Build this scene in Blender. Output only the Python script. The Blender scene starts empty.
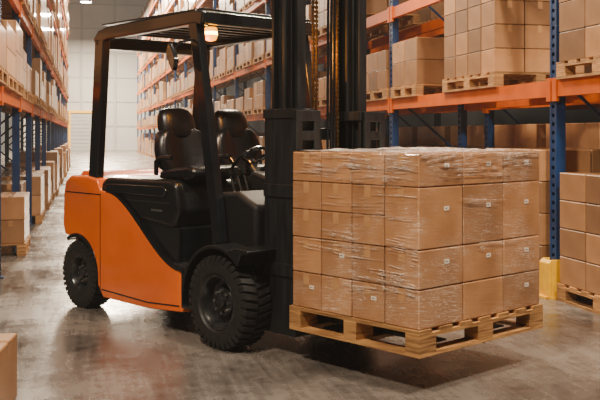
import bpy, bmesh, math, random
from mathutils import Vector, Matrix, noise
from mathutils.bvhtree import BVHTree
random.seed(7)
SC = bpy.context.scene
COL = SC.collection
PI = math.pi
F = 925.0; HC = 1.4; HY = 134.0
ORD = ['first','second','third','fourth','fifth','sixth','seventh','eighth','ninth','tenth','eleventh','twelfth','thirteenth','fourteenth','fifteenth','sixteenth','seventeenth','eighteenth']
NUM = ['zero','one','two','three','four','five','six','seven','eight','nine','ten','eleven','twelve','thirteen','fourteen','fifteen','sixteen','seventeen','eighteen']

# ------------------------------------------------------------ materials
def mat(name, c1, c2=None, rough=0.5, metal=0.0, scale=8.0, bump=0.0, coat=0.0, rnd=0.0, stretch=(1,1,1), rough2=None, emis=None, estr=0, spec=0.5, detail=6, crough=0.10):
    m = bpy.data.materials.new(name); m.use_nodes = True
    nt = m.node_tree; N = nt.nodes; L = nt.links
    b = N['Principled BSDF']
    b.inputs['Roughness'].default_value = rough
    b.inputs['Metallic'].default_value = metal
    b.inputs['Coat Weight'].default_value = coat
    b.inputs['Coat Roughness'].default_value = crough
    b.inputs['Specular IOR Level'].default_value = spec
    if emis:
        b.inputs['Emission Color'].default_value = (*emis,1); b.inputs['Emission Strength'].default_value = estr
    if c2 is None: c2 = tuple(x*0.82 for x in c1)
    tc = N.new('ShaderNodeTexCoord'); mp = N.new('ShaderNodeMapping'); mp.inputs['Scale'].default_value = stretch
    L.new(tc.outputs['Object'], mp.inputs['Vector'])
    nz = N.new('ShaderNodeTexNoise'); nz.inputs['Scale'].default_value = scale; nz.inputs['Detail'].default_value = detail
    L.new(mp.outputs['Vector'], nz.inputs['Vector'])
    rp = N.new('ShaderNodeValToRGB'); rp.color_ramp.elements[0].position = 0.32; rp.color_ramp.elements[1].position = 0.68
    rp.color_ramp.elements[0].color = (*c2,1); rp.color_ramp.elements[1].color = (*c1,1)
    L.new(nz.outputs['Fac'], rp.inputs['Fac'])
    out = rp.outputs['Color']
    if rnd > 0:
        oi = N.new('ShaderNodeObjectInfo'); ge = N.new('ShaderNodeNewGeometry')
        ad = N.new('ShaderNodeMath'); ad.operation = 'ADD'
        L.new(oi.outputs['Random'], ad.inputs[0]); L.new(ge.outputs['Random Per Island'], ad.inputs[1])
        fr = N.new('ShaderNodeMath'); fr.operation = 'FRACT'; L.new(ad.outputs[0], fr.inputs[0])
        mr = N.new('ShaderNodeMapRange'); mr.inputs['To Min'].default_value = 1-rnd; mr.inputs['To Max'].default_value = 1+rnd*0.5
        L.new(fr.outputs[0], mr.inputs['Value'])
        hs = N.new('ShaderNodeHueSaturation'); L.new(out, hs.inputs['Color']); L.new(mr.outputs[0], hs.inputs['Value'])
        out = hs.outputs['Color']
    L.new(out, b.inputs['Base Color'])
    if rough2 is not None:
        m2 = N.new('ShaderNodeMapRange'); m2.inputs['To Min'].default_value = rough; m2.inputs['To Max'].default_value = rough2
        L.new(nz.outputs['Fac'], m2.inputs['Value']); L.new(m2.outputs[0], b.inputs['Roughness'])
    if bump > 0:
        bp = N.new('ShaderNodeBump'); bp.inputs['Strength'].default_value = bump; bp.inputs['Distance'].default_value = 0.01
        L.new(nz.outputs['Fac'], bp.inputs['Height']); L.new(bp.outputs['Normal'], b.inputs['Normal'])
    return m

M = {}
M['orange'] = mat('orange_paint', (0.88,0.155,0.001), (0.78,0.128,0.001), 0.25, coat=1.0, scale=3, crough=0.04)
M['black'] = mat('black_paint', (0.006,0.007,0.009), (0.003,0.004,0.005), 0.24, scale=6, coat=0.6)
M['mast'] = mat('mast_steel', (0.014,0.015,0.017), (0.004,0.005,0.006), 0.36, metal=0.2, scale=5, stretch=(6,6,0.6), rough2=0.6)
M['plastic'] = mat('black_plastic', (0.007,0.008,0.009), (0.004,0.005,0.006), 0.32, scale=60, bump=0.1)
M['matte'] = mat('matte_black_plastic', (0.008,0.008,0.009), (0.005,0.005,0.006), 0.6, scale=60, bump=0.1, spec=0.25)
M['vinyl'] = mat('seat_vinyl', (0.007,0.007,0.009), (0.004,0.004,0.005), 0.30, scale=25, bump=0.15, spec=0.4)
M['rubber'] = mat('tyre_rubber', (0.016,0.015,0.014), (0.007,0.007,0.007), 0.50, scale=30, bump=0.2)
M['rim'] = mat('rim_dark', (0.085,0.086,0.090), (0.030,0.031,0.034), 0.26, metal=0.75, scale=15)
M['steel'] = mat('steel', (0.40,0.39,0.37), (0.25,0.25,0.24), 0.3, metal=0.9, scale=20)
M['fork'] = mat('fork_steel', (0.05,0.05,0.05), (0.02,0.02,0.02), 0.4, metal=0.6, scale=10)
M['brass'] = mat('chain_brass', (0.24,0.15,0.05), (0.08,0.05,0.02), 0.35, metal=0.8, scale=60)
M['card2'] = mat('cardboard_rack', (0.46,0.238,0.104), (0.32,0.150,0.057), 0.40, scale=3, rnd=0.55, coat=0.35)
M['tape'] = mat('tape', (0.50,0.27,0.12), (0.40,0.20,0.08), 0.22, scale=10, coat=0.5)
M['label'] = mat('paper_label', (0.84,0.76,0.66), (0.70,0.62,0.52), 0.6, scale=90)
M['ink'] = mat('ink', (0.20,0.12,0.07), None, 0.7)
M['wood'] = mat('pallet_wood', (0.58,0.30,0.10), (0.23,0.098,0.028), 0.65, scale=5, stretch=(1.2,1.2,14), bump=0.5, rnd=0.35)
M['rackblue'] = mat('rack_blue', (0.006,0.040,0.14), (0.003,0.018,0.07), 0.4, scale=5)
M['rackorange'] = mat('rack_orange', (0.66,0.120,0.0005), (0.50,0.085,0.0005), 0.45, scale=4, spec=0.3)
M['yellow'] = mat('guard_yellow', (0.78,0.44,0.0005), (0.66,0.34,0.0005), 0.45, scale=12, spec=0.3)
M['wall'] = mat('wall_panel', (0.44,0.42,0.385), (0.38,0.365,0.335), 0.7, scale=0.4)
M['wallrib'] = mat('wall_rib', (0.36,0.345,0.32), (0.31,0.30,0.28), 0.7, scale=0.4)
M['walldark'] = mat('wall_dark', (0.02,0.024,0.030), (0.012,0.015,0.02), 0.8, scale=0.5)
M['door'] = mat('door_grey', (0.32,0.31,0.30), (0.28,0.27,0.26), 0.5, scale=2)
M['amber'] = mat('beacon_amber', (0.10,0.015,0.0), (0.09,0.012,0.0), 0.3, emis=(1.0,0.33,0.003), estr=4.0, spec=0.1)
M['ambercore'] = mat('beacon_core', (0.2,0.05,0.0), (0.2,0.05,0.0), 0.3, emis=(1.0,0.62,0.12), estr=26, spec=0.1)
M['lampglow'] = mat('lamp_glow', (1,0.95,0.85), (1,0.9,0.8), 0.3, emis=(1.0,0.90,0.75), estr=25)
M['mirror'] = mat('mirror_glass', (0.06,0.06,0.065), (0.05,0.05,0.055), 0.08, metal=1.0)
M['grey'] = mat('grey_plate', (0.04,0.04,0.042), (0.025,0.025,0.027), 0.4, metal=0.3, scale=40, bump=0.3)

FA=math.atan2(-0.736,0.677); P0=Vector((-0.027,6.346,0))
def wrapped_card():
    """cardboard under tight clear film: coat layer creased by stretched wrinkles"""
    m = mat('cardboard', (0.49,0.235,0.096), (0.32,0.138,0.050), 0.45, scale=3.5, rnd=0.24, coat=1.0, crough=0.11)
    nt=m.node_tree; N=nt.nodes; L=nt.links; b=N['Principled BSDF']
    ge=N.new('ShaderNodeNewGeometry'); rot=N.new('ShaderNodeMapping'); rot.inputs['Rotation'].default_value=(0,0,-FA)
    L.new(ge.outputs['Position'],rot.inputs['Vector'])
    sh=N.new('ShaderNodeMapping'); sh.inputs['Rotation'].default_value=(math.radians(7),math.radians(6),0); L.new(rot.outputs['Vector'],sh.inputs['Vector'])
    sc=N.new('ShaderNodeMapping'); sc.inputs['Scale'].default_value=(1.8,1.8,26); L.new(sh.outputs['Vector'],sc.inputs['Vector'])
    n1=N.new('ShaderNodeTexNoise'); n1.inputs['Scale'].default_value=2.0; n1.inputs['Detail'].default_value=5; n1.inputs['Roughness'].default_value=0.6; n1.inputs['Distortion'].default_value=0.8
    L.new(sc.outputs['Vector'],n1.inputs['Vector'])
    bp=N.new('ShaderNodeBump'); bp.inputs['Strength'].default_value=0.8; bp.inputs['Distance'].default_value=0.03
    L.new(n1.outputs['Fac'],bp.inputs['Height']); L.new(bp.outputs['Normal'],b.inputs['Coat Normal'])
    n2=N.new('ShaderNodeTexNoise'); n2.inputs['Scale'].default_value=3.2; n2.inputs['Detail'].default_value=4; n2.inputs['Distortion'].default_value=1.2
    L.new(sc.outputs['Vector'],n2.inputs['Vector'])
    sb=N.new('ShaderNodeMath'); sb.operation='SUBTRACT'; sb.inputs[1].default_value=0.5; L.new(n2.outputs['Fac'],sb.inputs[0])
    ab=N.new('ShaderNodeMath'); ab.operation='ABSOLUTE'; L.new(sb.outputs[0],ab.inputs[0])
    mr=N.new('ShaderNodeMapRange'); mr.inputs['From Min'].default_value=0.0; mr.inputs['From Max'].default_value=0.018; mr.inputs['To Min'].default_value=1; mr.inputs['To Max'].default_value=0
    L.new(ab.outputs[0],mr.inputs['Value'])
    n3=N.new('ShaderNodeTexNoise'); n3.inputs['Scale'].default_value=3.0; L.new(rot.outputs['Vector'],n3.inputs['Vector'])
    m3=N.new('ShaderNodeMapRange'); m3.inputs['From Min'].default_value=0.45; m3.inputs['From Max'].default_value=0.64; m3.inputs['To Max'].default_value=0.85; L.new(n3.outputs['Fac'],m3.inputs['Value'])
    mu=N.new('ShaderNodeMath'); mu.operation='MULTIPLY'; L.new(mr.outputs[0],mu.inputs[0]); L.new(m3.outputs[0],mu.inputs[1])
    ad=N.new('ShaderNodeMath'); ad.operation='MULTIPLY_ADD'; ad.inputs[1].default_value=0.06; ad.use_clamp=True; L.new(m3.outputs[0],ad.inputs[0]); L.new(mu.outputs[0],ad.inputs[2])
    mx=N.new('ShaderNodeMixRGB'); mx.inputs[2].default_value=(0.95,0.80,0.66,1)  # pale film-crease glints and milky sheen painted into the cardboard colour
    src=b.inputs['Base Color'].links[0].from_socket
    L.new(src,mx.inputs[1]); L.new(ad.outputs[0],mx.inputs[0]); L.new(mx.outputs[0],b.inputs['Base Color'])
    return m
M['card']=wrapped_card()

def film_mat():
    m = bpy.data.materials.new('stretch_film'); m.use_nodes = True
    nt = m.node_tree; N = nt.nodes; L = nt.links
    b = N['Principled BSDF']; b.inputs['Base Color'].default_value = (0.95,0.88,0.80,1); b.inputs['Roughness'].default_value = 0.10
    tr = N.new('ShaderNodeBsdfTransparent'); mx = N.new('ShaderNodeMixShader'); out = N['Material Output']
    tc = N.new('ShaderNodeTexCoord'); nz = N.new('ShaderNodeTexNoise'); nz.inputs['Scale'].default_value = 18
    L.new(tc.outputs['Object'], nz.inputs['Vector'])
    rp = N.new('ShaderNodeMapRange'); rp.inputs['From Min'].default_value = 0.36; rp.inputs['From Max'].default_value = 0.70
    rp.inputs['To Min'].default_value = 0.05; rp.inputs['To Max'].default_value = 0.75
    L.new(nz.outputs['Fac'], rp.inputs['Value']); L.new(rp.outputs[0], mx.inputs['Fac'])
    L.new(tr.outputs[0], mx.inputs[1]); L.new(b.outputs[0], mx.inputs[2]); L.new(mx.outputs[0], out.inputs['Surface'])
    return m
M['film'] = film_mat()

def floor_mat():
    m = bpy.data.materials.new('polished_concrete'); m.use_nodes = True
    nt = m.node_tree; N = nt.nodes; L = nt.links; b = N['Principled BSDF']
    tc = N.new('ShaderNodeTexCoord')
    n1 = N.new('ShaderNodeTexNoise'); n1.inputs['Scale'].default_value = 0.9; n1.inputs['Detail'].default_value = 10; n1.inputs['Roughness'].default_value = 0.66
    n2 = N.new('ShaderNodeTexNoise'); n2.inputs['Scale'].default_value = 7; n2.inputs['Detail'].default_value = 10; n2.inputs['Roughness'].default_value = 0.76; n2.inputs['Distortion'].default_value=0.4
    mp = N.new('ShaderNodeMapping'); mp.inputs['Scale'].default_value=(6,0.4,1); mp.inputs['Rotation'].default_value=(0,0,0.5)
    n3 = N.new('ShaderNodeTexNoise'); n3.inputs['Scale'].default_value = 4; n3.inputs['Detail'].default_value = 8
    L.new(tc.outputs['Object'], n1.inputs['Vector']); L.new(tc.outputs['Object'], n2.inputs['Vector']); L.new(tc.outputs['Object'], mp.inputs['Vector']); L.new(mp.outputs['Vector'], n3.inputs['Vector'])
    mx = N.new('ShaderNodeMath'); mx.operation = 'MULTIPLY_ADD'; mx.inputs[1].default_value = 0.48
    L.new(n2.outputs['Fac'], mx.inputs[0]); L.new(n1.outputs['Fac'], mx.inputs[2])
    m4 = N.new('ShaderNodeMath'); m4.operation = 'MULTIPLY_ADD'; m4.inputs[1].default_value = 0.28
    L.new(n3.outputs['Fac'], m4.inputs[0]); L.new(mx.outputs[0], m4.inputs[2])
    rp = N.new('ShaderNodeValToRGB'); e = rp.color_ramp.elements
    e[0].position = 0.70; e[0].color = (0.036,0.030,0.026,1); e[1].position = 1.04; e[1].color = (0.150,0.129,0.112,1)
    L.new(m4.outputs[0], rp.inputs['Fac']); L.new(rp.outputs['Color'], b.inputs['Base Color'])
    mr = N.new('ShaderNodeMapRange'); mr.inputs['From Min'].default_value = 0.65; mr.inputs['From Max'].default_value = 1.1
    mr.inputs['To Min'].default_value = 0.13; mr.inputs['To Max'].default_value = 0.38
    L.new(m4.outputs[0], mr.inputs['Value']); L.new(mr.outputs[0], b.inputs['Roughness'])
    b.inputs['Specular IOR Level'].default_value = 0.7
    bp = N.new('ShaderNodeBump'); bp.inputs['Strength'].default_value = 0.12; bp.inputs['Distance'].default_value = 0.02
    L.new(n2.outputs['Fac'], bp.inputs['Height']); L.new(bp.outputs['Normal'], b.inputs['Normal'])
    return m
M['floor'] = floor_mat()

# ------------------------------------------------------------ mesh builder
class MB:
    def __init__(s): s.v=[]; s.f=[]
    def add(s, vs, fs, mx=None):
        o = len(s.v)
        s.v += [tuple(mx @ Vector(p)) if mx else tuple(p) for p in vs]
        s.f += [tuple(i+o for i in f) for f in fs]
        return s
    def box(s,x0,x1,y0,y1,z0,z1,mx=None):
        return s.add([(x0,y0,z0),(x1,y0,z0),(x1,y1,z0),(x0,y1,z0),(x0,y0,z1),(x1,y0,z1),(x1,y1,z1),(x0,y1,z1)],
            [(0,3,2,1),(4,5,6,7),(0,1,5,4),(1,2,6,5),(2,3,7,6),(3,0,4,7)],mx)
    def prism(s,poly,y0,y1,mx=None):
        n=len(poly)
        vs=[(x,y0,z) for x,z in poly]+[(x,y1,z) for x,z in poly]
        fs=[tuple(range(n)),tuple(range(2*n-1,n-1,-1))]+[(i,i+n,(i+1)%n+n,(i+1)%n) for i in range(n)]
        return s.add(vs,fs,mx)
    def tube(s,pts,r,seg=10,mx=None,ry=None):
        pts=[Vector(p) for p in pts]; vs=[]; fs=[]
        for i,p in enumerate(pts):
            d=(pts[min(i+1,len(pts)-1)]-pts[max(i-1,0)]).normalized()
            a=Vector((0,1,0)) if abs(d.y)<0.9 else Vector((1,0,0))
            x=d.cross(a).normalized(); y=d.cross(x).normalized()
            for k in range(seg):
                t=2*PI*k/seg; vs.append(p+x*math.cos(t)*r+y*math.sin(t)*(ry or r))
        for i in range(len(pts)-1):
            for k in range(seg):
                a=i*seg+k; b=i*seg+(k+1)%seg
                fs.append((a,b,b+seg,a+seg))
        fs.append(tuple(range(seg))[::-1]); fs.append(tuple(range((len(pts)-1)*seg,len(pts)*seg)))
        return s.add(vs,fs,mx)
    def sweep(s,pts,w,t,mx=None):
        pts=[Vector(p) for p in pts]; vs=[]; fs=[]
        for i,p in enumerate(pts):
            d=(pts[min(i+1,len(pts)-1)]-pts[max(i-1,0)]).normalized()
            y=Vector((0,1,0)); n=d.cross(y).normalized()
            for a,b in ((-1,-1),(1,-1),(1,1),(-1,1)): vs.append(p+y*a*w/2+n*b*t/2)
        for i in range(len(pts)-1):
            for k in range(4):
                a=i*4+k; b=i*4+(k+1)%4; fs.append((a,b,b+4,a+4))
        fs.append((3,2,1,0)); e=(len(pts)-1)*4; fs.append((e,e+1,e+2,e+3))
        return s.add(vs,fs,mx)
    def lathe(s,prof,seg=40,mx=None,closed=True):
        n=len(prof); vs=[]; fs=[]
        for k in range(seg):
            t=2*PI*k/seg
            for r,y in prof: vs.append((r*math.cos(t),y,r*math.sin(t)))
        for k in range(seg):
            k2=(k+1)%seg
            for i in range(n if closed else n-1):
                j=(i+1)%n; fs.append((k*n+i,k*n+j,k2*n+j,k2*n+i))
        return s.add(vs,fs,mx)
    def mesh(s,name,m,smooth=False):
        me=bpy.data.meshes.new(name); me.from_pydata(s.v,[],s.f); me.update()
        bm=bmesh.new(); bm.from_mesh(me); bmesh.ops.recalc_face_normals(bm,faces=bm.faces); bm.to_mesh(me); bm.free()
        if smooth:
            me.polygons.foreach_set('use_smooth',[True]*len(me.polygons))
            try: me.set_sharp_from_angle(angle=math.radians(38))
            except Exception: pass
        me.materials.append(m); return me
    def build(s,name,m,parent=None,bevel=0,smooth=False,seg=2):
        o=bpy.data.objects.new(name,s.mesh(name,m,smooth)); COL.objects.link(o)
        if parent: o.parent=parent
        if bevel:
            md=o.modifiers.new('bevel','BEVEL'); md.width=bevel; md.segments=seg; md.limit_method='ANGLE'; md.angle_limit=math.radians(40)
        return o

def tag(o,label=None,cat=None,group=None,kind=None):
    if label: o['label']=label
    if cat: o['category']=cat
    if group: o['group']=group
    if kind: o['kind']=kind
    return o
def empty(name,loc,rz=0):
    o=bpy.data.objects.new(name,None); COL.objects.link(o); o.location=loc; o.rotation_euler=(0,0,rz); o.empty_display_size=0.2; return o

TH = math.atan2(0.2264,0.974)
NV = Vector((math.cos(TH),math.sin(TH),0)); DV = Vector((-math.sin(TH),math.cos(TH),0))
def W(s,T,z=0): return NV*s+DV*T+Vector((0,0,z))
def proj(p):
    if p.y<0.3: return (9999,9999)
    return (300+F*p.x/p.y, HY+F*(HC-p.z)/p.y)
def inview(p,mx=60,my=60):
    a,b=proj(p); return -mx<a<600+mx and -my<b<400+my
def sobj(name,mb,m,kind='structure'):
    o=mb.build(name,m); o.rotation_euler=(0,0,TH); return tag(o,kind=kind)

# ------------------------------------------------------------ setting
SL,SRW,TB,TF,ZC = -6.0, 8.2, -7.0, 82.0, 14.0
sobj('floor', MB().box(SL,SRW,TB,TF,-0.1,0), M['floor'])
sobj('ceiling', MB().box(SL,SRW,TB,TF,ZC,ZC+0.1), M['walldark'])
sobj('wall_left', MB().box(SL-0.2,SL,TB,TF,0,ZC), M['walldark'])
sobj('wall_right', MB().box(SRW,SRW+0.2,TB,TF,0,ZC), M['walldark'])
sobj('wall_back', MB().box(SL,SRW,TB-0.2,TB,0,ZC), M['walldark'])
sobj('wall_far', MB().box(SL,SRW,TF,TF+0.2,0,ZC), M['wall'])
wb=MB()
for k in range(1,7): wb.box(SL,SRW,TF-0.05,TF,k*2.1-0.06,k*2.1+0.06)
for k in range(0,6): wb.box(SL+k*2.8,SL+k*2.8+0.25,TF-0.12,TF,0,ZC)
sobj('trim_2', wb, M['wallrib'])
dd=MB().box(-1.2,1.4,TF-0.2,TF-0.06,0,3.2)
for k in range(1,10): dd.box(-1.2,1.4,TF-0.23,TF-0.2,k*0.32-0.02,k*0.32+0.02)
sobj('door_1', dd, M['door'])
sobj('trim_1', MB().box(-1.4,-1.2,TF-0.3,TF-0.05,0,3.4).box(1.4,1.6,TF-0.3,TF-0.05,0,3.4).box(-1.2,1.4,TF-0.3,TF-0.05,3.2,3.4), M['yellow'])

# ------------------------------------------------------------ racks
LEVELS=[1.86,3.05,4.50,6.0,7.5,9.0]
BH=0.14
def make_rack(s_front,dirn,frames,label,ztop,front_levels,back_bays=(0,4),post=0.115,dep=1.05):
    r=empty('pallet_rack',W(s_front,frames[0]),TH); tag(r,label,'rack')
    T0=frames[0]
    for k,T in enumerate(frames):
        t=T-T0
        if T>0.3 and not any(inview(W(s_front,T,z),80,100) for z in (0,1,2,4,6,8)): continue
        def post_mb(xa):
            q=MB(); y0=t-post/2; y1=t+post/2
            if T<14:
                q.box(xa,xa+0.012,y0,y0+0.03,0,ztop).box(xa,xa+0.012,y1-0.03,y1,0,ztop).box(xa+0.012,xa+0.09,y0+0.004,y0+0.02,0,ztop).box(xa+0.012,xa+0.09,y1-0.02,y1-0.004,0,ztop)
                z=0.0
                while z<3.6:
                    q.box(xa+0.002,xa+0.012,y0+0.03,y1-0.03,z,z+0.045); z+=0.075
                q.box(xa+0.03,xa+0.04,y0+0.02,y1-0.02,0,ztop)
            else:
                q.box(xa,xa+0.09,y0,y0+0.025,0,ztop).box(xa,xa+0.09,y1-0.025,y1,0,ztop).box(xa+0.02,xa+0.07,y0+0.025,y1-0.025,0,ztop)
            return q
        xf = 0 if dirn>0 else -0.09
        xb=(dep-0.09) if dirn>0 else -dep
        fr=MB()
        zz=0.3; sgn=1
        xa_,xb_=(0.05,dep-0.05) if dirn>0 else (-0.05,-dep+0.05)
        while zz<ztop-0.9:
            fr.tube([(xa_,t,zz),(xb_,t,zz+0.8)] if sgn>0 else [(xb_,t,zz),(xa_,t,zz+0.8)],0.016,6)
            zz+=0.8; sgn=-sgn
        fo=fr.build('upright_frame',M['rackblue'],r)
        post_mb(xf).build('post',M['rackblue'],fo)
        post_mb(xb).build('post',M['rackblue'],fo)
        if T<30:
            for x in (xf,xb):
                MB().box(x-0.03,x+0.12,t-post/2-0.03,t+post/2+0.03,0,0.012).build('foot_plate',M['rackblue'],fo)
    for k in range(len(frames)-1):
        a=frames[k]-T0+post/2; b=frames[k+1]-T0-post/2
        for li,z in enumerate(LEVELS[:front_levels]):
            if not (inview(W(s_front,frames[k],z),60,12) or inview(W(s_front,frames[k+1],z),60,12)): continue
            x0=-0.012*dirn; x1=0.045*dirn
            q=MB().box(min(x0,x1),max(x0,x1),a,b,z-BH,z)
            e0,e1=min(-0.02*dirn,0.01*dirn),max(-0.02*dirn,0.01*dirn)
            q.box(e0,e1,a-0.04,a+0.03,z-BH-0.04,z+0.02).box(e0,e1,b-0.03,b+0.04,z-BH-0.04,z+0.02)
            q.build('beam',M['rackorange'],r)
            if back_bays[0]<=k<back_bays[1]:
                x0=(dep-0.045)*dirn; x1=dep*dirn
                MB().box(min(x0,x1),max(x0,x1),a,b,z-BH,z).build('beam',M['rackorange'],r)
    return r
SR=3.915; TR0=7.246; BR=4.32
framesR=[TR0+BR*k for k in range(-1,16)]
make_rack(SR,1,framesR,'tall blue and orange pallet rack right of the aisle behind the forklift',9.6,6)
SLF=-0.80; TL0=9.45; BL=2.7
framesL=[TL0+BL*k for k in range(-1,14)]
make_rack(SLF,-1,framesL,'tall pallet rack along the left edge of the aisle',9.6,6,post=0.075)
framesB=[TR0+BR*k for k in range(-1,4)]
make_rack(SR+1.35,1,framesB,'second pallet rack standing back to back behind the right rack',6.2,3,(0,2))

g=empty('post_guard',W(SR-0.015,TR0),TH); tag(g,'yellow column guard at the foot of the near blue rack upright','guard')
MB().prism([(-0.07,0.0),(-0.04,0.0),(-0.04,0.33),(-0.07,0.30)],-0.085,0.085).box(-0.04,0.06,-0.085,-0.065,0,0.33).box(-0.04,0.06,0.065,0.085,0,0.33).build('guard_shell',M['yellow'],g,0.006)
MB().box(-0.10,0.08,-0.11,-0.085,0,0.015).box(-0.10,-0.07,-0.11,0.11,0,0.015).build('foot_plate',M['yellow'],g)

# ------------------------------------------------------------ pallets
def pallet_parts(w,d,full=False):
    parts=[]
    top=MB(); n=7; bw=0.105
    for i in range(n):
        y=-d/2+bw/2+(d-bw)*i/(n-1); top.box(-w/2,w/2,y-bw/2,y+bw/2,0.124,0.144)
    for x in (-w/2+0.05,0,w/2-0.05): top.box(x-0.05,x+0.05,-d/2,d/2,0.104,0.124)
    parts.append(('top_deck',top))
    for x in (-w/2+0.05,0,w/2-0.05):
        for y in (-d/2+0.07,0,d/2-0.07): parts.append(('block',MB().box(x-0.05,x+0.05,y-0.07,y+0.07,0.020,0.104)))
        parts.append(('bottom_board',MB().box(x-0.05,x+0.05,-d/2,d/2,0,0.020)))
    if full:
        for y0 in (-d/2,d/2-0.10):
            parts.append(('bottom_board',MB().box(-w/2+0.1,-0.05,y0,y0+0.10,0,0.020)))
            parts.append(('bottom_board',MB().box(0.05,w/2-0.1,y0,y0+0.10,0,0.020)))
    return parts
_pc={}
def pallet(loc,rz,w,d,label,parts=True,group=None,full=False):
    key=(round(w,3),round(d,3),parts,full)
    if key not in _pc:
        if parts: _pc[key]=[(n,b.mesh(n,M['wood'])) for n,b in pallet_parts(w,d,full)]
        else:
            q=MB()
            for n,b in pallet_parts(w,d): q.add(b.v,b.f)
            _pc[key]=q.mesh('pallet',M['wood'])
    if parts:
        r=empty('pallet',loc,rz)
        for n,me in _pc[key]:
            o=bpy.data.objects.new(n,me); COL.objects.link(o); o.parent=r
    else:
        r=bpy.data.objects.new('pallet',_pc[key]); COL.objects.link(r); r.location=loc; r.rotation_euler=(0,0,rz)
    return tag(r,label,'pallet',group)

# ------------------------------------------------------------ cartons
_cc={}
def carton_meshes(w,d,h,mk,lab):
    key=(round(w,3),round(d,3),round(h,3),mk,lab)
    if key in _cc: return _cc[key]
    e=min(0.006,h*0.03)
    bm=bmesh.new(); bmesh.ops.create_cube(bm,size=1.0)
    for v in bm.verts: v.co=Vector((v.co.x*w,v.co.y*d,(v.co.z+0.5)*h))
    bmesh.ops.bevel(bm,geom=bm.edges[:],offset=e,segments=1,affect='EDGES')
    me=bpy.data.meshes.new('carton'); bm.to_mesh(me); bm.free(); me.materials.append(M[mk])
    tp=MB(); t=0.0012; tw=0.024
    if w>=d:
        tp.box(-w/2-t,w/2+t,-tw,tw,h-0.0005,h+t); tp.box(-w/2-t,-w/2+0.0005,-tw,tw,h-0.07,h); tp.box(w/2-0.0005,w/2+t,-tw,tw,h-0.07,h)
    else:
        tp.box(-tw,tw,-d/2-t,d/2+t,h-0.0005,h+t); tp.box(-tw,tw,-d/2-t,-d/2+0.0005,h-0.07,h); tp.box(-tw,tw,d/2-0.0005,d/2+t,h-0.07,h)
    tm=tp.mesh('tape',M['tape'])
    lm=im=None
    if lab:
        q=MB(); ik=MB()
        if lab=='y':
            cx=w*0.2; cz=h*0.62; q.box(cx-0.020,cx+0.020,-d/2-0.0022,-d/2-0.0008,cz-0.011,cz+0.011)
            ik.box(cx-0.014,cx+0.006,-d/2-0.003,-d/2-0.0021,cz-0.002,cz+0.003)
        else:
            cy=d*0.12; cz=h*0.64; q.box(w/2+0.0008,w/2+0.0022,cy-0.020,cy+0.020,cz-0.012,cz+0.012)
            ik.box(w/2+0.0021,w/2+0.003,cy-0.014,cy+0.006,cz-0.002,cz+0.003)
        lm=q.mesh('paper_label',M['label']); im=ik.mesh('print',M['ink'])
    _cc[key]=(me,tm,lm,im); return _cc[key]
def carton(p,rz,w,d,h,label,group=None,mk='card2',parts=True,lab=None):
    me,tm,lm,im=carton_meshes(w,d,h,mk,lab)
    o=bpy.data.objects.new('carton',me); COL.objects.link(o); o.location=p; o.rotation_euler=(0,0,rz); tag(o,label,'carton',group)
    if parts:
        c=bpy.data.objects.new('tape',tm); COL.objects.link(c); c.parent=o
        if lm:
            c=bpy.data.objects.new('paper_label',lm); COL.objects.link(c); c.parent=o
            e=bpy.data.objects.new('print',im); COL.objects.link(e); e.parent=c
    return o

recs=[]; pals=[]
def load(s_in,dirn,Ta,Tb,z0,rows,desc,nc=3,nd=3,dep=1.0,force=False,near=False,gap=0.012,skip=0.0):
    sc=s_in+dirn*dep/2; Tc=(Ta+Tb)/2
    c=W(sc,Tc,z0)
    pals.append((c,dep,Tb-Ta,'wooden pallet carrying the '+desc,near,force))
    z=z0+0.145; wT=(Tb-Ta-0.02)/nc; ws=(dep-0.02)/nd; R=len(rows)
    gone=set()
    if skip>0 and R>1:
        for ci in range(nc):
            if random.random()<skip: gone.add(ci)
        if len(gone)==nc: gone=set()
    for ri,h in enumerate(rows):
        for ci in range(nc):
            if ri==R-1 and ci in gone: continue
            for di in range(nd):
                fr=(di==0); en=(ci==0); tp=(ri>=R-2 and (z+h<1.5 or gone))
                if not(fr or en or tp): continue
                s=s_in+dirn*(0.01+ws*(di+0.5)); T=Ta+0.01+wT*(ci+0.5)
                row='bottom' if ri==0 else ('top' if ri==R-1 else ORD[ri])
                if fr: lb='tan carton, %s row, %s along the aisle, %s'%(row,ORD[ci],desc)
                elif en: lb='tan carton, %s row, %s inward from aisle, %s'%(row,ORD[di],desc)
                else: lb='tan carton, %s row inside, %s'%(row,desc)
                p=W(s,T,z)
                if not inview(p,70,60): continue
                recs.append([p,ws-gap,wT-gap,h-0.005,lb,'cartons of the '+desc,force])
        z+=h
SI=SR-0.04
load(SI,1,TR0+1.09,TR0+2.43,1.86,[0.235,0.235,0.235,0.2],'high wrapped load left of near blue post',nc=4,nd=3,near=True)
load(SI,1,TR0+3.28,TR0+4.22,1.86,[0.30,0.27],'two-row load right of farther blue post',nc=2,nd=2,near=True,gap=0.018)
load(SI,1,TR0-1.40,TR0-0.13,1.86,[0.25,0.25,0.25],'upper load at right edge of photo',nc=3,nd=3,near=True)
load(SI,1,TR0-1.42,TR0-0.14,0,[0.235,0.235,0.235,0.23],'floor load behind the yellow guard',nc=3,nd=3,near=True)
load(SI,1,TR0+0.14,TR0+1.34,0,[0.28,0.28,0.28,0.28],'first floor load behind wrapped load',nc=3,nd=2,near=True)
load(SI,1,TR0+1.50,TR0+2.70,0,[0.26,0.26,0.26,0.26],'second floor load behind wrapped load',nc=3,nd=2,near=True)
load(SI,1,TR0+2.9,TR0+4.1,0,[0.26,0.26,0.26],'third floor load behind wrapped load',nc=3,nd=2)
load(SI,1,TR0+BR+0.12,TR0+BR+1.3,1.86,[0.26,0.26],'load just past farther blue post',nc=3,nd=2)
load(-0.66,-1,11.05,12.0,0,[0.27,0.27],'low floor stack at left edge of photo',nc=2,nd=3,near=True)
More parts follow.
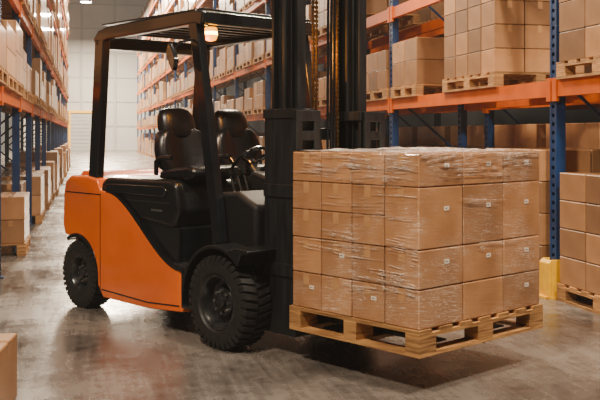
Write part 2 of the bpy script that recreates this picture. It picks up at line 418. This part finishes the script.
load(-0.80,-1,12.7,13.7,0,[0.30,0.30],'second floor stack from left edge of photo',nc=2,nd=3,near=True)
def rand_rows(maxh,big=False,lo=0.6):
    h=random.choice([0.26,0.3,0.34,0.40]) if not big else random.choice([0.36,0.44,0.5])
    n=max(1,int((maxh*random.uniform(lo,1.0))/h)); return [h]*n
for k in range(0,15):
    for li in range(-1,6):
        z0=0 if li<0 else LEVELS[li]
        if k==0 and li<=0: continue
        top=(LEVELS[0] if li<0 else (LEVELS[li+1] if li<5 else z0+1.5))-BH-0.15-0.145-z0
        for j in range(3):
            if k==1 and li==0 and j==0: continue
            Ta=TR0+BR*k+0.12+j*1.40; Tb=Ta+random.uniform(1.12,1.27)
            if not (inview(W(SR,Ta,z0),40,40) or inview(W(SR,Tb,z0+top),40,40)): continue
            if random.random()<0.07: continue
            load(SI+random.uniform(-0.04,0.05),1,Ta,Tb,z0,rand_rows(top,k>4,0.72),'%s load, %s, right rack bay %s'%(['near','middle','far'][j],'floor' if li<0 else 'level '+NUM[li+1],NUM[k+1]),nc=3 if k<4 else 2,nd=2,skip=0.25)
for k in range(-1,13):
    for li in range(-1,6):
        z0=0 if li<0 else LEVELS[li]
        top=(LEVELS[0] if li<0 else (LEVELS[li+1] if li<5 else z0+1.5))-BH-0.12-0.145-z0
        for j in range(2):
            Ta=TL0+BL*k+0.07+j*1.30; Tb=Ta+1.22
            if li<0 and Ta<14.0: continue
            if not (inview(W(SLF,Ta,z0),30,30) or inview(W(SLF,Tb,z0+top),30,30)): continue
            rr=rand_rows(top,k>4,0.85)
            off=random.uniform(-0.03,0.04)
            if li<0:
                rr=[0.30,0.30] if Ta<20 else ([0.3,0.3,0.25] if (k+j)%2 else [0.33,0.33]); off=random.uniform(0.0,0.16)
            load(SLF+0.06+(off if li<0 else -off),-1,Ta,Tb,z0,rr,'%s load, %s, left rack bay %s'%(['near','far'][j],'floor' if li<0 else 'level '+NUM[li+1],NUM[k+2]),nc=2,nd=3 if k<4 else 2,skip=0.15)
for k in range(-1,3):
    for li in range(-1,2):
        z0=0 if li<0 else LEVELS[li]
        for j in range(3):
            Ta=TR0+BR*k+0.12+j*1.40
            load(SR+1.35,1,Ta,Ta+1.2,z0,[0.3,0.3,0.2] if li>=0 else [0.36,0.36,0.36,0.30],'%s load, %s, rear rack bay %s'%(['near','middle','far'][j],'floor' if li<0 else 'level '+NUM[li+1],NUM[k+2]),nc=2,nd=1,force=True)

FM=Matrix.Translation(P0)@Matrix.Rotation(FA,4,'Z')
RT=Matrix.Rotation(TH,4,'Z')
bv=[];bf=[];own=[]
def occ(idx,mxb):
    o=len(bv); bv.extend([Vector(v) for v in mxb.v]); bf.extend([tuple(i+o for i in f) for f in mxb.f]); own.extend([idx]*len(mxb.f))
for i,r in enumerate(recs): occ(i,MB().box(-r[1]/2,r[1]/2,-r[2]/2,r[2]/2,0,r[3],Matrix.Translation(r[0])@RT))
NR=len(recs)
for i,q in enumerate(pals): occ(NR+i,MB().box(-q[1]/2,q[1]/2,-q[2]/2,q[2]/2,0,0.144,Matrix.Translation(q[0])@RT))
occ(-1,MB().box(0.47,1.49,-0.48,0.66,0.2,1.29,FM)); occ(-1,MB().box(-2.2,-0.1,-0.5,0.5,0.2,1.05,FM)); occ(-1,MB().box(0.13,0.42,-0.38,-0.26,0.1,3,FM)); occ(-1,MB().box(0.13,0.42,0.21,0.33,0.1,3,FM))
tree=BVHTree.FromPolygons(bv,bf)
cnt={}
cp=Vector((0,0,HC))
for py in range(1,400,2):
    for px in range(1,600,2):
        d=Vector(((px-300)/F,1.0,-(py-HY)/F)).normalized()
        h=tree.ray_cast(cp,d)
        if h[2] is not None:
            k=own[h[2]]; cnt[k]=cnt.get(k,0)+1
order=sorted(range(NR),key=lambda i:-cnt.get(i,0))
single=set(i for i in order[:254] if cnt.get(i,0)>0)
stuff=MB()
for i,(p,w,d,h,lb,gr,force) in enumerate(recs):
    if i in single: carton(p,TH,w,d,h,lb,gr,'card2',parts=(p.y<15))
    else: stuff.box(-w/2,w/2,-d/2,d/2,0,h,Matrix.Translation(p)@RT)
tag(stuff.build('distant_cartons',M['card2']),'many tan cartons stacked on the distant rack shelves','cartons',kind='stuff')
ps=MB(); np_=0
for i,(c,dep,dT,lb,near,force) in enumerate(pals):
    v=cnt.get(NR+i,0)
    if near: pallet(c,TH,dep,dT,lb,True); np_+=1
    elif v>0: pallet(c,TH,dep,1.2,lb,False); np_+=1
    else:
        for n,b in pallet_parts(dep,dT): ps.add(b.v,b.f,Matrix.Translation(c)@RT)
tag(ps.build('distant_pallets',M['wood']),'many wooden pallets on the farthest rack shelves','pallets',kind='stuff')

carton(Vector((-1.705,4.70,0)),0.10,0.44,0.42,0.34,'single tan carton on the floor at the lower left corner',None,'card2',True,None)

# ------------------------------------------------------------ forklift
fl=empty('forklift',P0,FA); tag(fl,'orange and black counterbalance forklift carrying the wrapped load','forklift')
RU=-2.02; RR=0.27
arcR=[(RU+0.325*math.cos(a),RR+0.325*math.sin(a)) for a in [math.radians(x) for x in range(-8,117,12)]]
sweepc=[]
for i in range(19):
    t=i/18; x=-1.58+1.00*t; sweepc.append((x,0.960-0.510*(3*t*t-2*t*t*t)))
prof=[(-2.22,0.58),(-2.25,0.66),(-2.255,0.92),(-2.22,1.02),(-2.14,1.065),(-1.86,1.07),(-1.72,1.05),(-1.67,0.97)]+sweepc+[(-0.57,0.165),(-1.0,0.135),(-1.62,0.135)]+arcR
bs=MB(); n=len(prof)
slices=[(-0.548,0.972),(-0.540,0.985),(-0.515,1.0),(0.515,1.0),(0.540,0.985),(0.548,0.972)]
cx0,cz0=-1.5,0.55
vs=[]
for y,k in slices:
    for x,z in prof: vs.append((cx0+(x-cx0)*k if abs(x-RU)>0.36 or z>0.8 else x, y, cz0+(z-cz0)*(k if z>0.7 else 1)))
fs=[tuple(range(n)),tuple(range(6*n-1,5*n-1,-1))]
for l in range(5):
    for i in range(n): fs.append((l*n+i,(l+1)*n+i,(l+1)*n+(i+1)%n,l*n+(i+1)%n))
bs.add(vs,fs).build('body_shell',M['orange'],fl,0.012,True,3)
cw=MB(); segs=[]
for i in range(17):
    a=PI/2+PI*i/16; segs.append((-2.12+0.30*math.cos(a), 0.50*math.copysign(abs(math.sin(a))**0.7,math.sin(a))))
vs=[];n=len(segs)
lv_=((0.50,0.88),(0.56,0.97),(0.66,1.0),(0.86,1.0),(0.925,0.985),(0.93,0.955),(1.0,0.94),(1.035,0.89),(1.05,0.78))
for z,sc in lv_:
    for x,y in segs: vs.append((-2.12+(x+2.12)*sc,y*(sc*0.5+0.5),z))
fs=[]
for l in range(len(lv_)-1):
    for i in range(n-1): fs.append((l*n+i,l*n+i+1,(l+1)*n+i+1,(l+1)*n+i))
    fs.append((l*n+n-1,l*n,(l+1)*n,(l+1)*n+n-1))
fs.append(tuple(range(n))); fs.append(tuple(range((len(lv_)-1)*n,len(lv_)*n)))
cw.add(vs,fs).build('counterweight',M['orange'],fl,0,True)
MB().prism([(-2.14,1.05),(-2.10,1.10),(-1.92,1.105),(-1.86,1.05)],-0.46,0.46).build('counterweight_cap',M['orange'],fl,0.015,True)
MB().box(-2.20,-1.655,-0.5505,-0.545,0.925,0.933).build('cap_seam',M['black'],fl)
MB().box(-1.662,-1.656,-0.5505,-0.545,0.16,0.93).build('panel_seam',M['black'],fl)
e1=[(x,z-0.004) for x,z in sweepc]; e2=[(x+0.010,z+0.016) for x,z in sweepc]
MB().prism(e1+e2[::-1],-0.552,-0.50).build('panel_edging',M['black'],fl)
MB().prism([(-1.64,0.20),(-1.0,0.185),(-0.60,0.21),(-0.60,0.20),(-1.0,0.175),(-1.64,0.19)],-0.5505,-0.545).build('sill_seam',M['black'],fl)
al=[(RU+0.328*math.cos(math.radians(a)),RR+0.328*math.sin(math.radians(a))) for a in range(0,121,10)]
al2=[(RU+0.300*math.cos(math.radians(a)),RR+0.300*math.sin(math.radians(a))) for a in range(0,121,10)]
MB().prism(al+al2[::-1],-0.553,-0.35).build('wheel_arch',M['plastic'],fl)
MB().prism(al+al2[::-1],0.35,0.553).build('wheel_arch',M['plastic'],fl)
MB().box(-2.0,-0.20,-0.36,0.36,0.12,0.50).build('chassis',M['black'],fl,0.01)
MB().prism([(-1.68,0.92),(-1.66,1.03),(-1.58,1.065),(-0.72,1.075),(-0.66,1.04),(-0.62,0.86),(-0.70,0.74),(-1.10,0.77),(-1.24,0.85),(-1.36,0.92),(-1.5,0.945)],-0.54,0.54).build('seat_hood',M['plastic'],fl,0.03,True,3)
MB().prism([(-1.60,0.985),(-1.56,1.02),(-0.80,1.03),(-0.76,1.00),(-0.80,0.95),(-1.55,0.955)],-0.552,-0.535).build('hood_panel',M['black'],fl,0.008,True)
MB().prism([(-1.30,0.86),(-0.66,0.74),(-0.66,0.44),(-0.90,0.46),(-1.05,0.54),(-1.2,0.66)],-0.515,0.515).build('lower_cowl',M['black'],fl,0.01)
MB().box(-1.30,-0.72,-0.5435,-0.539,0.905,0.912).build('hood_seam',M['grey'],fl)
MB().box(-0.96,-0.82,-0.5435,-0.539,0.845,0.860).build('badge_plate',M['steel'],fl)
fp=MB().box(-0.84,-0.16,-0.53,0.53,0.465,0.49)
for i in range(8): fp.box(-0.80+i*0.045,-0.78+i*0.045,-0.52,-0.36,0.489,0.496)
fp.build('floor_plate',M['grey'],fl,0.004)
MB().box(-0.565,-0.46,-0.56,-0.36,0.20,0.225).box(-0.565,-0.55,-0.56,-0.36,0.20,0.465).box(-0.475,-0.46,-0.56,-0.36,0.20,0.465).box(-0.565,-0.46,-0.40,-0.36,0.20,0.465).build('step',M['black'],fl,0.006)
FU=-0.10; FR=0.305
def fender(y0,y1):
    inn=[(FU+0.350*math.cos(math.radians(x)),FR+0.350*math.sin(math.radians(x))) for x in range(48,181,7)]
    out=[]
    for x in range(48,181,7):
        a=math.radians(x); out.append((FU+0.372*math.cos(a),FR+0.374*math.sin(a)))
    out=[(FU+0.34,0.650),(FU+0.34,0.670),(FU+0.22,0.680)]+[p for p in out if p[0]<FU+0.14]
    return MB().prism(out+[(inn[-1][0],inn[-1][1])]+inn[::-1][1:]+[(FU+0.27,0.638)],y0,y1)
fender(-0.63,-0.36).build('fender',M['plastic'],fl,0.006,True)
fender(0.36,0.63).build('fender',M['plastic'],fl,0.006,True)
MB().prism([(-0.36,0.50),(0.10,0.50),(0.10,0.93),(-0.10,1.02),(-0.34,1.00),(-0.40,0.84)],-0.44,0.44).build('dashboard',M['matte'],fl,0.03,True,3)
MB().prism([(-0.38,0.99),(-0.12,1.01),(-0.16,1.10),(-0.33,1.14),(-0.40,1.08)],-0.12,0.20).build('instrument_binnacle',M['matte'],fl,0.02,True)
MB().tube([(-0.22,0.02,0.92),(-0.50,0.02,1.16)],0.040,12).build('steering_column',M['plastic'],fl,0,True)
st=MB(); ctr=Vector((-0.51,0.02,1.18)); nrm=Vector((-0.28,0,0.24)).normalized(); ux=Vector((0,1,0)); uy=nrm.cross(ux)
ring=[ctr+ux*0.16*math.cos(2*PI*i/28)+uy*0.16*math.sin(2*PI*i/28) for i in range(29)]
st.tube(ring,0.014,8)
for a in (90,210,330):
    a=math.radians(a); st.tube([ctr,ctr+ux*0.16*math.cos(a)+uy*0.16*math.sin(a)],0.011,6)
st.tube([ctr-nrm*0.02,ctr+nrm*0.012],0.045,14)
sw=st.build('steering_wheel',M['black'],fl,0,True)
MB().tube([ctr+ux*-0.15+nrm*0.01,ctr+ux*-0.15+nrm*0.06],0.018,10).build('steering_knob',M['black'],sw,0,True)
for y in (-0.22,-0.28,-0.34):
    lv=MB().tube([(-0.24,y,0.99),(-0.30,y,1.13)],0.007,8).build('control_lever',M['grey'],fl,0,True)
    MB().tube([(-0.297,y,1.12),(-0.312,y,1.165)],0.018,10).build('lever_knob',M['black'],lv,0,True)
def seat(yc):
    c=MB().prism([(-0.99,1.075),(-0.96,1.14),(-0.86,1.15),(-0.62,1.175),(-0.55,1.155),(-0.545,1.10),(-0.60,1.07)],yc-0.22,yc+0.22).build('seat',M['vinyl'],fl,0.035,True,3)
    def bx(z): return -0.955-(z-1.15)*0.24
    zs=[1.10,1.17,1.27,1.37,1.46]; hw=[0.18,0.235,0.245,0.225,0.165]
    vs=[]
    for z,w in zip(zs,hw):
        x=bx(z)
        vs+= [(x+0.05,yc-w,z),(x+0.07,yc-w*0.66,z),(x-0.01,yc,z),(x+0.07,yc+w*0.66,z),(x+0.05,yc+w,z),(x-0.09,yc+w*0.96,z),(x-0.12,yc,z),(x-0.09,yc-w*0.96,z)]
    fs=[]
    for l in range(4):
        for i in range(8): fs.append((l*8+i,l*8+(i+1)%8,(l+1)*8+(i+1)%8,(l+1)*8+i))
    fs+= [tuple(range(8)),tuple(range(32,40))]
    bo=MB().add(vs,fs).build('backrest',M['vinyl'],c,0,True)
    md=bo.modifiers.new('sub','SUBSURF'); md.levels=2; md.render_levels=2
    vs=[]
    for z,w,t in ((1.36,0.17,0.05),(1.42,0.170,0.068),(1.49,0.170,0.070),(1.56,0.155,0.062),(1.60,0.10,0.035)):
        x=bx(z)-0.03
        vs+=[(x+t,yc-w*0.8,z),(x+t*1.2,yc,z),(x+t,yc+w*0.8,z),(x,yc+w,z),(x-t,yc+w*0.8,z),(x-t,yc,z),(x-t,yc-w*0.8,z),(x,yc-w,z)]
    ho=MB().add(vs,fs).build('headrest',M['vinyl'],c,0,True)
    md=ho.modifiers.new('sub','SUBSURF'); md.levels=2; md.render_levels=2
    for sd in (-1,1):
        MB().tube([(-0.98,yc+sd*0.235,1.10),(-0.98,yc+sd*0.235,1.20),(-0.92,yc+sd*0.235,1.23),(-0.78,yc+sd*0.235,1.23)],0.018,8).build('armrest',M['vinyl'],c,0,True)
seat(-0.25); seat(0.27)
for y in (-0.49,0.49):
    MB().sweep([(-1.83,y,0.97),(-1.78,y,1.5),(-1.72,y,2.15)],0.07,0.13).build('guard_pillar',M['black'],fl,0.012)
    MB().sweep([(-0.215,y,0.67),(-0.24,y,0.85),(-0.47,y,2.10),(-0.49,y,2.18)],0.065,0.095).build('guard_pillar',M['black'],fl,0.008)
og=MB()
for y in (-0.49,0.49): og.sweep([(-1.78,y,2.11),(-1.72,y,2.165),(-1.60,y,2.185),(-0.46,y,2.205),(-0.37,y,2.185)],0.07,0.10)
og.box(-0.42,-0.35,-0.52,0.52,2.15,2.235).box(-1.80,-1.70,-0.52,0.52,2.07,2.17)
ogo=og.build('overhead_guard',M['black'],fl,0.012)
for i in range(8):
    x=-1.55+i*0.145
    MB().box(x-0.02,x+0.02,-0.46,0.46,2.175,2.215).build('roof_bar',M['black'],ogo,0.004)
MB().box(-1.70,-0.40,-0.51,0.51,2.250,2.262).build('roof_sheet',M['plastic'],ogo,0.003)
bM=Matrix.Translation((-0.49,-0.36,2.165))@Matrix.Rotation(-PI/2,4,'X')
bk=MB().lathe([(0.0,0),(0.042,0),(0.044,0.02),(0.0,0.02)],20,bM,False).build('beacon_base',M['black'],fl)
bl=MB().lathe([(0.036,0.02),(0.046,0.03),(0.046,0.085),(0.036,0.110),(0.0,0.12)],20,bM,False).build('beacon_lens',M['amber'],bk,0,True); tag(bl,'glowing amber lens')
be=MB().lathe([(0.0,0.045),(0.0472,0.050),(0.0472,0.074),(0.0,0.08)],20,bM,False).build('beacon_element',M['ambercore'],bk,0,True)
pl=bpy.data.lights.new('beacon_glow','POINT'); pl.energy=24; pl.color=(1,0.34,0.03); pl.shadow_soft_size=0.03
po=bpy.data.objects.new('beacon_glow',pl); COL.objects.link(po); po.location=FM@Vector((-0.49,-0.43,2.02))
mm=MB().tube([(-0.46,-0.50,2.05),(-0.52,-0.60,2.03),(-0.56,-0.63,1.98)],0.008,8).build('mirror_arm',M['black'],fl,0,True)
mM=Matrix.Translation((-0.57,-0.63,1.93))@Matrix.Rotation(math.radians(-20),4,'Z')@Matrix.Rotation(math.radians(38),4,'Y')
mp_=[(0.115*math.copysign(abs(math.cos(a))**0.6,math.cos(a)),0.062*math.copysign(abs(math.sin(a))**0.6,math.sin(a))) for a in [2*PI*i/24 for i in range(24)]]
mh=MB().prism(mp_,-0.014,0.018,mM).build('mirror_housing',M['black'],mm,0.006,True)
MB().prism([(x*0.88,z*0.84) for x,z in mp_],0.0185,0.020,mM).build('mirror_glass',M['mirror'],mh)

def wheel(x,yo,R,wd,rr,sgn,name):
    yc=yo-sgn*wd/2
    mx=Matrix.Translation((x,yc,R))@(Matrix.Identity(4) if sgn<0 else Matrix.Rotation(PI,4,'Z'))
    h=wd/2; Rb=R-0.014
    t=MB()
    t.lathe([(rr,-h*0.80),(rr+0.02,-h*0.97),((rr+Rb)/2,-h*1.0),(Rb-0.03,-h*0.96),(Rb,-h*0.82),(Rb,h*0.82),(Rb-0.03,h*0.96),(rr+0.02,h*0.97),(rr,h*0.80)],64,mx)
    n=36
    for k in range(n):
        for side in (-1,1):
            a=2*PI*(k+(0.5 if side>0 else 0))/n
            m2=mx@Matrix.Rotation(a,4,'Y')@Matrix.Translation((Rb,0,0))
            lug=[(-0.012,side*0.006),(0.014,side*0.006),(0.014,side*h*0.90),(-0.024,side*h*0.99),(-0.036,side*h*0.97)]
            w0=0.0150; vs=[]; skew=0.024
            for r_,y_ in lug: vs.append((r_,y_,-w0+skew*abs(y_)/h))
            for r_,y_ in lug: vs.append((r_,y_,w0+skew*abs(y_)/h))
            q=len(lug)
            t.add(vs,[tuple(range(q)),tuple(range(2*q-1,q-1,-1))]+[(i,(i+1)%q,(i+1)%q+q,i+q) for i in range(q)],m2)
    to=t.build(name,M['rubber'],fl,0,True)
    r=MB().lathe([(rr+0.002,-h*0.80),(rr-0.012,-h*0.84),(rr-0.020,-h*0.72),(rr-0.032,-h*0.20),(rr*0.66,-h*0.10),(rr*0.52,-h*0.42),(rr*0.32,-h*0.48),(0.001,-h*0.48),(0.001,h*0.5),(rr,h*0.8)],48,mx,True)
    r.build('rim',M['rim'],to,0,True)
    MB().lathe([(0.001,-h*0.80),(rr*0.20,-h*0.78),(rr*0.26,-h*0.70),(rr*0.27,-h*0.45),(0.001,-h*0.45)],24,mx,True).build('hub',M['rim'],to,0,True)
    for k in range(8):
        a=2*PI*k/8; m2=mx@Matrix.Rotation(a,4,'Y')@Matrix.Translation((rr*0.42,0,0))
        MB().lathe([(0.001,-h*0.60),(0.010,-h*0.60),(0.010,-h*0.35),(0.001,-h*0.35)],6,m2,True).build('wheel_nut',M['steel'],to)
    MB().lathe([(rr-0.008,-h*0.82),(rr+0.004,-h*0.90),(rr+0.010,-h*0.86),(rr+0.002,-h*0.80)],48,mx,True).build('rim_flange',M['rim'],to,0,True)
wheel(FU,-0.62,FR,0.23,0.175,-1,'front_tyre'); wheel(FU,0.62,FR,0.23,0.175,1,'front_tyre')
wheel(RU,-0.54,RR,0.19,0.145,-1,'rear_tyre'); wheel(RU,0.54,RR,0.19,0.145,1,'rear_tyre')
MB().tube([(RU,-0.42,RR),(RU,0.42,RR)],0.05,12).build('rear_axle',M['black'],fl)
MB().tube([(FU,-0.44,FR),(FU,0.44,FR)],0.07,12).build('front_axle',M['black'],fl)

def chan(y0,y1,x0,x1,z0,z1,webside,t=0.022):
    q=MB()
    if webside<0: q.box(x0,x1,y0,y0+t,z0,z1); q.box(x0,x0+t,y0+t,y1,z0,z1); q.box(x1-t,x1,y0+t,y1,z0,z1)
    else: q.box(x0,x1,y1-t,y1,z0,z1); q.box(x0,x0+t,y0,y1-t,z0,z1); q.box(x1-t,x1,y0,y1-t,z0,z1)
    return q
def ibeam(y0,y1,x0,x1,z0,z1,t=0.022):
    ym=(y0+y1)/2
    return MB().box(x0,x0+t,y0,y1,z0,z1).box(x1-t,x1,y0,y1,z0,z1).box(x0+t,x1-t,ym-0.008,ym+0.008,z0,z1)
a=chan(-0.39,-0.24,0.125,0.42,0.13,1.55,-1); a.box(0.118,0.428,-0.398,-0.23,1.50,1.56); a.box(0.125,0.42,-0.40,-0.385,0.5,0.58).box(0.125,0.42,-0.40,-0.385,1.0,1.08); a.build('outer_mast_rail',M['mast'],fl,0.002)
a=chan(0.20,0.35,0.125,0.42,0.13,1.54,1); a.box(0.118,0.428,0.19,0.358,1.49,1.55); a.build('outer_mast_rail',M['mast'],fl,0.002)
ibeam(-0.355,-0.255,0.155,0.280,0.16,3.1).build('middle_mast_rail',M['mast'],fl,0.002)
ibeam(0.215,0.315,0.155,0.280,0.16,3.1).build('middle_mast_rail',M['mast'],fl,0.002)
ibeam(-0.335,-0.265,0.315,0.385,0.16,3.1,0.012).build('inner_mast_rail',M['mast'],fl,0.002)
ibeam(0.225,0.295,0.315,0.385,0.16,3.1,0.012).build('inner_mast_rail',M['mast'],fl,0.002)
for (ya,yb) in ((-0.42,-0.21),(0.20,0.40)):
    MB().box(0.44,0.462,ya,ya+0.055,0.40,1.54).box(0.44,0.462,yb-0.055,yb,0.40,1.54).box(0.436,0.464,ya,yb,1.48,1.55).box(0.436,0.464,ya,yb,0.36,0.46).box(0.438,0.462,ya+0.05,yb-0.05,1.36,1.42).build('carriage_side_frame',M['mast'],fl,0.004)
for z0,z1 in ((1.36,1.44),(0.20,0.34)):
    MB().box(0.13,0.155,-0.35,0.31,z0,z1).build('mast_crossmember',M['mast'],fl,0.006)
MB().box(0.16,0.30,-0.35,0.31,2.98,3.08).build('mast_crossmember',M['mast'],fl,0.006)
for y in (-0.215,0.15):
    cy=MB().tube([(0.22,y,0.2),(0.22,y,1.75)],0.026,16).build('lift_cylinder',M['mast'],fl,0,True)
    MB().tube([(0.22,y,1.75),(0.22,y,3.0)],0.013,12).build('piston_rod',M['steel'],cy,0,True)
    MB().tube([(0.22,y,1.71),(0.22,y,1.77)],0.032,16).build('cylinder_gland',M['brass'],cy,0,True)
for y in (-0.12,-0.09,0.10):
    q=MB(); z=0.6
    while z<3.0:
        q.box(0.29,0.308,y-0.007,y+0.007,z,z+0.02); q.box(0.295,0.303,y-0.004,y+0.004,z+0.02,z+0.03); z+=0.03
    q.build('lift_chain',M['brass'],fl)
for y in (0.00,0.03,0.06):
    MB().tube([(0.31,y,0.5),(0.31,y,1.6),(0.32,y,3.0)],0.009,8).build('hydraulic_hose',M['black'],fl,0,True)
for y in (-0.30,0.26):
    MB().tube([(-0.25,y,0.55),(0.14,y,0.62)],0.03,12).build('tilt_cylinder',M['black'],fl,0,True)
MB().box(0.425,0.445,-0.40,0.45,0.22,0.32).box(0.425,0.445,-0.40,0.45,0.66,0.76).box(0.40,0.44,-0.23,-0.16,0.20,0.80).box(0.40,0.44,0.12,0.18,0.20,0.80).build('carriage',M['black'],fl,0.004)
for y in (-0.21,0.34):
    MB().prism([(0.446,0.78),(0.446,0.235),(1.42,0.240),(1.42,0.250),(0.62,0.280),(0.462,0.285),(0.462,0.78)],y-0.06,y+0.06).build('fork',M['fork'],fl,0.003)

# ------------------------------------------------------------ carried load
U0,U1,V0,V1,ZP=0.466,1.500,-0.480,0.695,0.205
pc=FM@Vector(((U0+U1)/2,(V0+V1)/2,ZP))
pallet(pc,FA,U1-U0,V1-V0,'wooden pallet lifted on the forklift forks under the wrapped load',True,None,True)
zb=ZP+0.1445
lay=[0.215,0.213,0.337,0.180]
uu=[U0+0.012+(U1-U0-0.024)*i/4 for i in range(5)]
vv=[V0+0.01+(V1-V0-0.02)*i/3 for i in range(4)]
upos=['beside mast','second from mast','third from mast','outer end']
vpos=['near side','middle','far side']
rname=['bottom','second','third','top']
for iu in range(4):
    for iv in range(3):
        z=zb
        for r,h in enumerate(lay):
            hidden = (iv==1 and iu in (0,1,2) and r<3)
            if not hidden:
                subs=[h]
                if r==2 and iv==0 and iu<3: subs=[h/2,h/2]
                zz=z
                for q,hh in enumerate(subs):
                    cu=(uu[iu]+uu[iu+1])/2+random.uniform(-.001,.001); cv=(vv[iv]+vv[iv+1])/2+random.uniform(-.001,.001)
                    lb='carton in %s row%s of the wrapped load, %s, %s'%(rname[r],'' if len(subs)==1 else (' lower half' if q==0 else ' upper half'),vpos[iv],upos[iu])
                    labk=None
                    if iu==3 and random.random()<0.7: labk='x'
                    elif iv==0 and random.random()<0.3: labk='y'
                    carton(FM@Vector((cu,cv,zz)),FA,uu[1]-uu[0]-0.005,vv[1]-vv[0]-0.005,hh-0.0035,lb,'cartons of the wrapped load','card',True,labk)
                    zz+=hh
            z+=h
ztop=zb+sum(lay)
film=MB()
def ribbon(pts,nrm,w):
    vs=[];n=len(pts)
    for i,p in enumerate(pts):
        ww=w*math.sin(PI*(i+0.3)/(n-0.4))*random.uniform(0.5,1.2)+0.0003
        vs+= [(p[0]+nrm[0]*0.001,p[1]+nrm[1]*0.001,p[2]-ww),(p[0]+nrm[0]*0.004,p[1]+nrm[1]*0.004,p[2]),(p[0]+nrm[0]*0.001,p[1]+nrm[1]*0.001,p[2]+ww)]
    fs=[]
    for i in range(n-1):
        for k in range(2): fs.append((i*3+k,i*3+k+1,i*3+k+4,i*3+k+3))
    film.add(vs,fs)
def onload(q,z,side,off):
    if side==0: return (min(max(q,U0+0.006),U1-0.006),V0+0.0065-off,z)
    return (U1-0.0075+off,min(max(q,V0+0.006),V1-0.006),z)
for k in range(54):
    side=0 if random.random()<0.5 else 1
    a0,a1=(U0,U1) if side==0 else (V0,V1)
    zc=random.uniform(zb+0.05,ztop-0.03) if random.random()<0.5 else ztop-abs(random.gauss(0,0.08))-0.01
    qc=random.uniform(a0,a1-0.15); sl=random.gauss(-0.03 if side==0 else 0.02,0.05)
    for j in range(random.randint(4,8)):
        z=zc+random.gauss(0,0.022); q0=qc+random.uniform(-0.08,0.10); Lr=random.uniform(0.06,0.36)
        s2=sl+random.gauss(0,0.03); n=8
        pts=[]
        for i in range(n+1):
            qq=q0+Lr*i/n
            if qq<a0+0.01 or qq>a1-0.01: continue
            zz=z+s2*Lr*i/n+random.uniform(-.0015,.0015)
            if zz>ztop or zz<zb: continue
            pts.append(onload(qq,zz,side,0.0))
        if len(pts)>2: ribbon(pts,(0,-1) if side==0 else (1,0),random.uniform(0.0003,0.0014))
fo=empty('stretch_film',P0,FA)
tag(fo,'clear plastic stretch film wrapped and crumpled over the carried cartons','plastic film')
fpo=film.build('film_pleats',M['film'],fo,0,True); fpo['kind']='stuff'
nx,ny=40,40; vs=[];fs=[]
for i in range(nx+1):
    for j in range(ny+1):
        u=U0+0.008+(U1-U0-0.014)*i/nx; v=V0+0.006+(V1-V0-0.012)*j/ny
        e=min(i,nx-i,j,ny-j)/nx
        ridge=abs(noise.noise(Vector((u*9,v*6,1.3))))
        hgt=0.004+0.026*max(0,ridge-0.10)*min(1,0.25+e*6)+0.014*math.exp(-((u-0.95)**2+(v-0.15)**2)/0.06)
        vs.append((u,v,ztop+hgt))
for i in range(nx):
    for j in range(ny):
        a=i*(ny+1)+j; fs.append((a,a+1,a+ny+2,a+ny+1))
MB().add(vs,fs).build('film_top',M['film'],fo,0,True)

# ------------------------------------------------------------ lamps
def area(name,loc,target,sx,sy,power,col):
    l=bpy.data.lights.new(name,'AREA'); l.shape='RECTANGLE'; l.size=sx; l.size_y=sy; l.energy=power; l.color=col
    o=bpy.data.objects.new(name,l); COL.objects.link(o); o.location=loc
    d=Vector(target)-Vector(loc); o.rotation_euler=d.to_track_quat('-Z','Y').to_euler(); return o
def bay_lamp(s,T,z,label):
    r=empty('high_bay_lamp',W(s,T,z),TH); tag(r,label,'lamp')
    MB().lathe([(0.05,0.30),(0.12,0.24),(0.30,0.02),(0.32,0.0),(0.29,0.02),(0.10,0.22)],28,Matrix.Rotation(PI/2,4,'X'),True).build('shade',M['grey'],r,0,True)
    MB().lathe([(0.001,-0.02),(0.29,-0.02),(0.27,0.03),(0.001,0.03)],28,Matrix.Rotation(PI/2,4,'X'),True).build('lens',M['lampglow'],r)
    MB().tube([(0,0,0.28),(0,0,ZC-z)],0.012,6).build('hanger',M['grey'],r)
bay_lamp(0.05,50,8.35,'bright hanging lamp high over the far end of the aisle')
for i,T in enumerate((3.5,11.5,18.5,27,36,46,56,66,75)):
    area('aisle_light',W(1.2,T,9.6),W(1.2,T,0),0.8,1.2,(200,380,620,1300,2600,4200,5400,6200,6000)[i],(1.0,0.80,0.57) if T<30 else (1.0,0.83,0.62))
area('key_light',(-2.3,1.6,6.6),(0.2,5.6,0.8),0.6,0.6,700,(1.0,0.83,0.64))
area('right_light',W(3.2,2.6,6.6),W(2.6,6,0.4),0.5,0.5,640,(1.0,0.85,0.68))
area('back_light',W(2.6,10.5,5.2),W(1.2,6.5,0.6),0.8,0.8,500,(1.0,0.80,0.58))

w=bpy.data.worlds.new('world'); SC.world=w; w.use_nodes=True
nt=w.node_tree; bg=nt.nodes['Background']; bg.inputs[0].default_value=(0.5,0.6,0.7,1); bg.inputs[1].default_value=0.05
em=nt.nodes.new('ShaderNodeEmission'); em.inputs[0].default_value=(1.0,0.85,0.68,1); em.inputs[1].default_value=0.0013  # aisle haze put in as a self-glowing volume, nothing scatters
nt.links.new(em.outputs[0],nt.nodes['World Output'].inputs['Volume'])

cam=bpy.data.cameras.new('camera'); co=bpy.data.objects.new('camera',cam); COL.objects.link(co)
co.location=(0,0,HC); co.rotation_euler=(PI/2,0,0); cam.sensor_width=36; cam.lens=36*F/600; cam.shift_y=-66/600.0
cam.clip_end=300
SC.camera=co
print('CARTONS',len(recs),'visible',sum(1 for i in range(NR) if cnt.get(i,0)>0),'min single',cnt.get(order[253],0),'PALLETS',len(pals),np_)
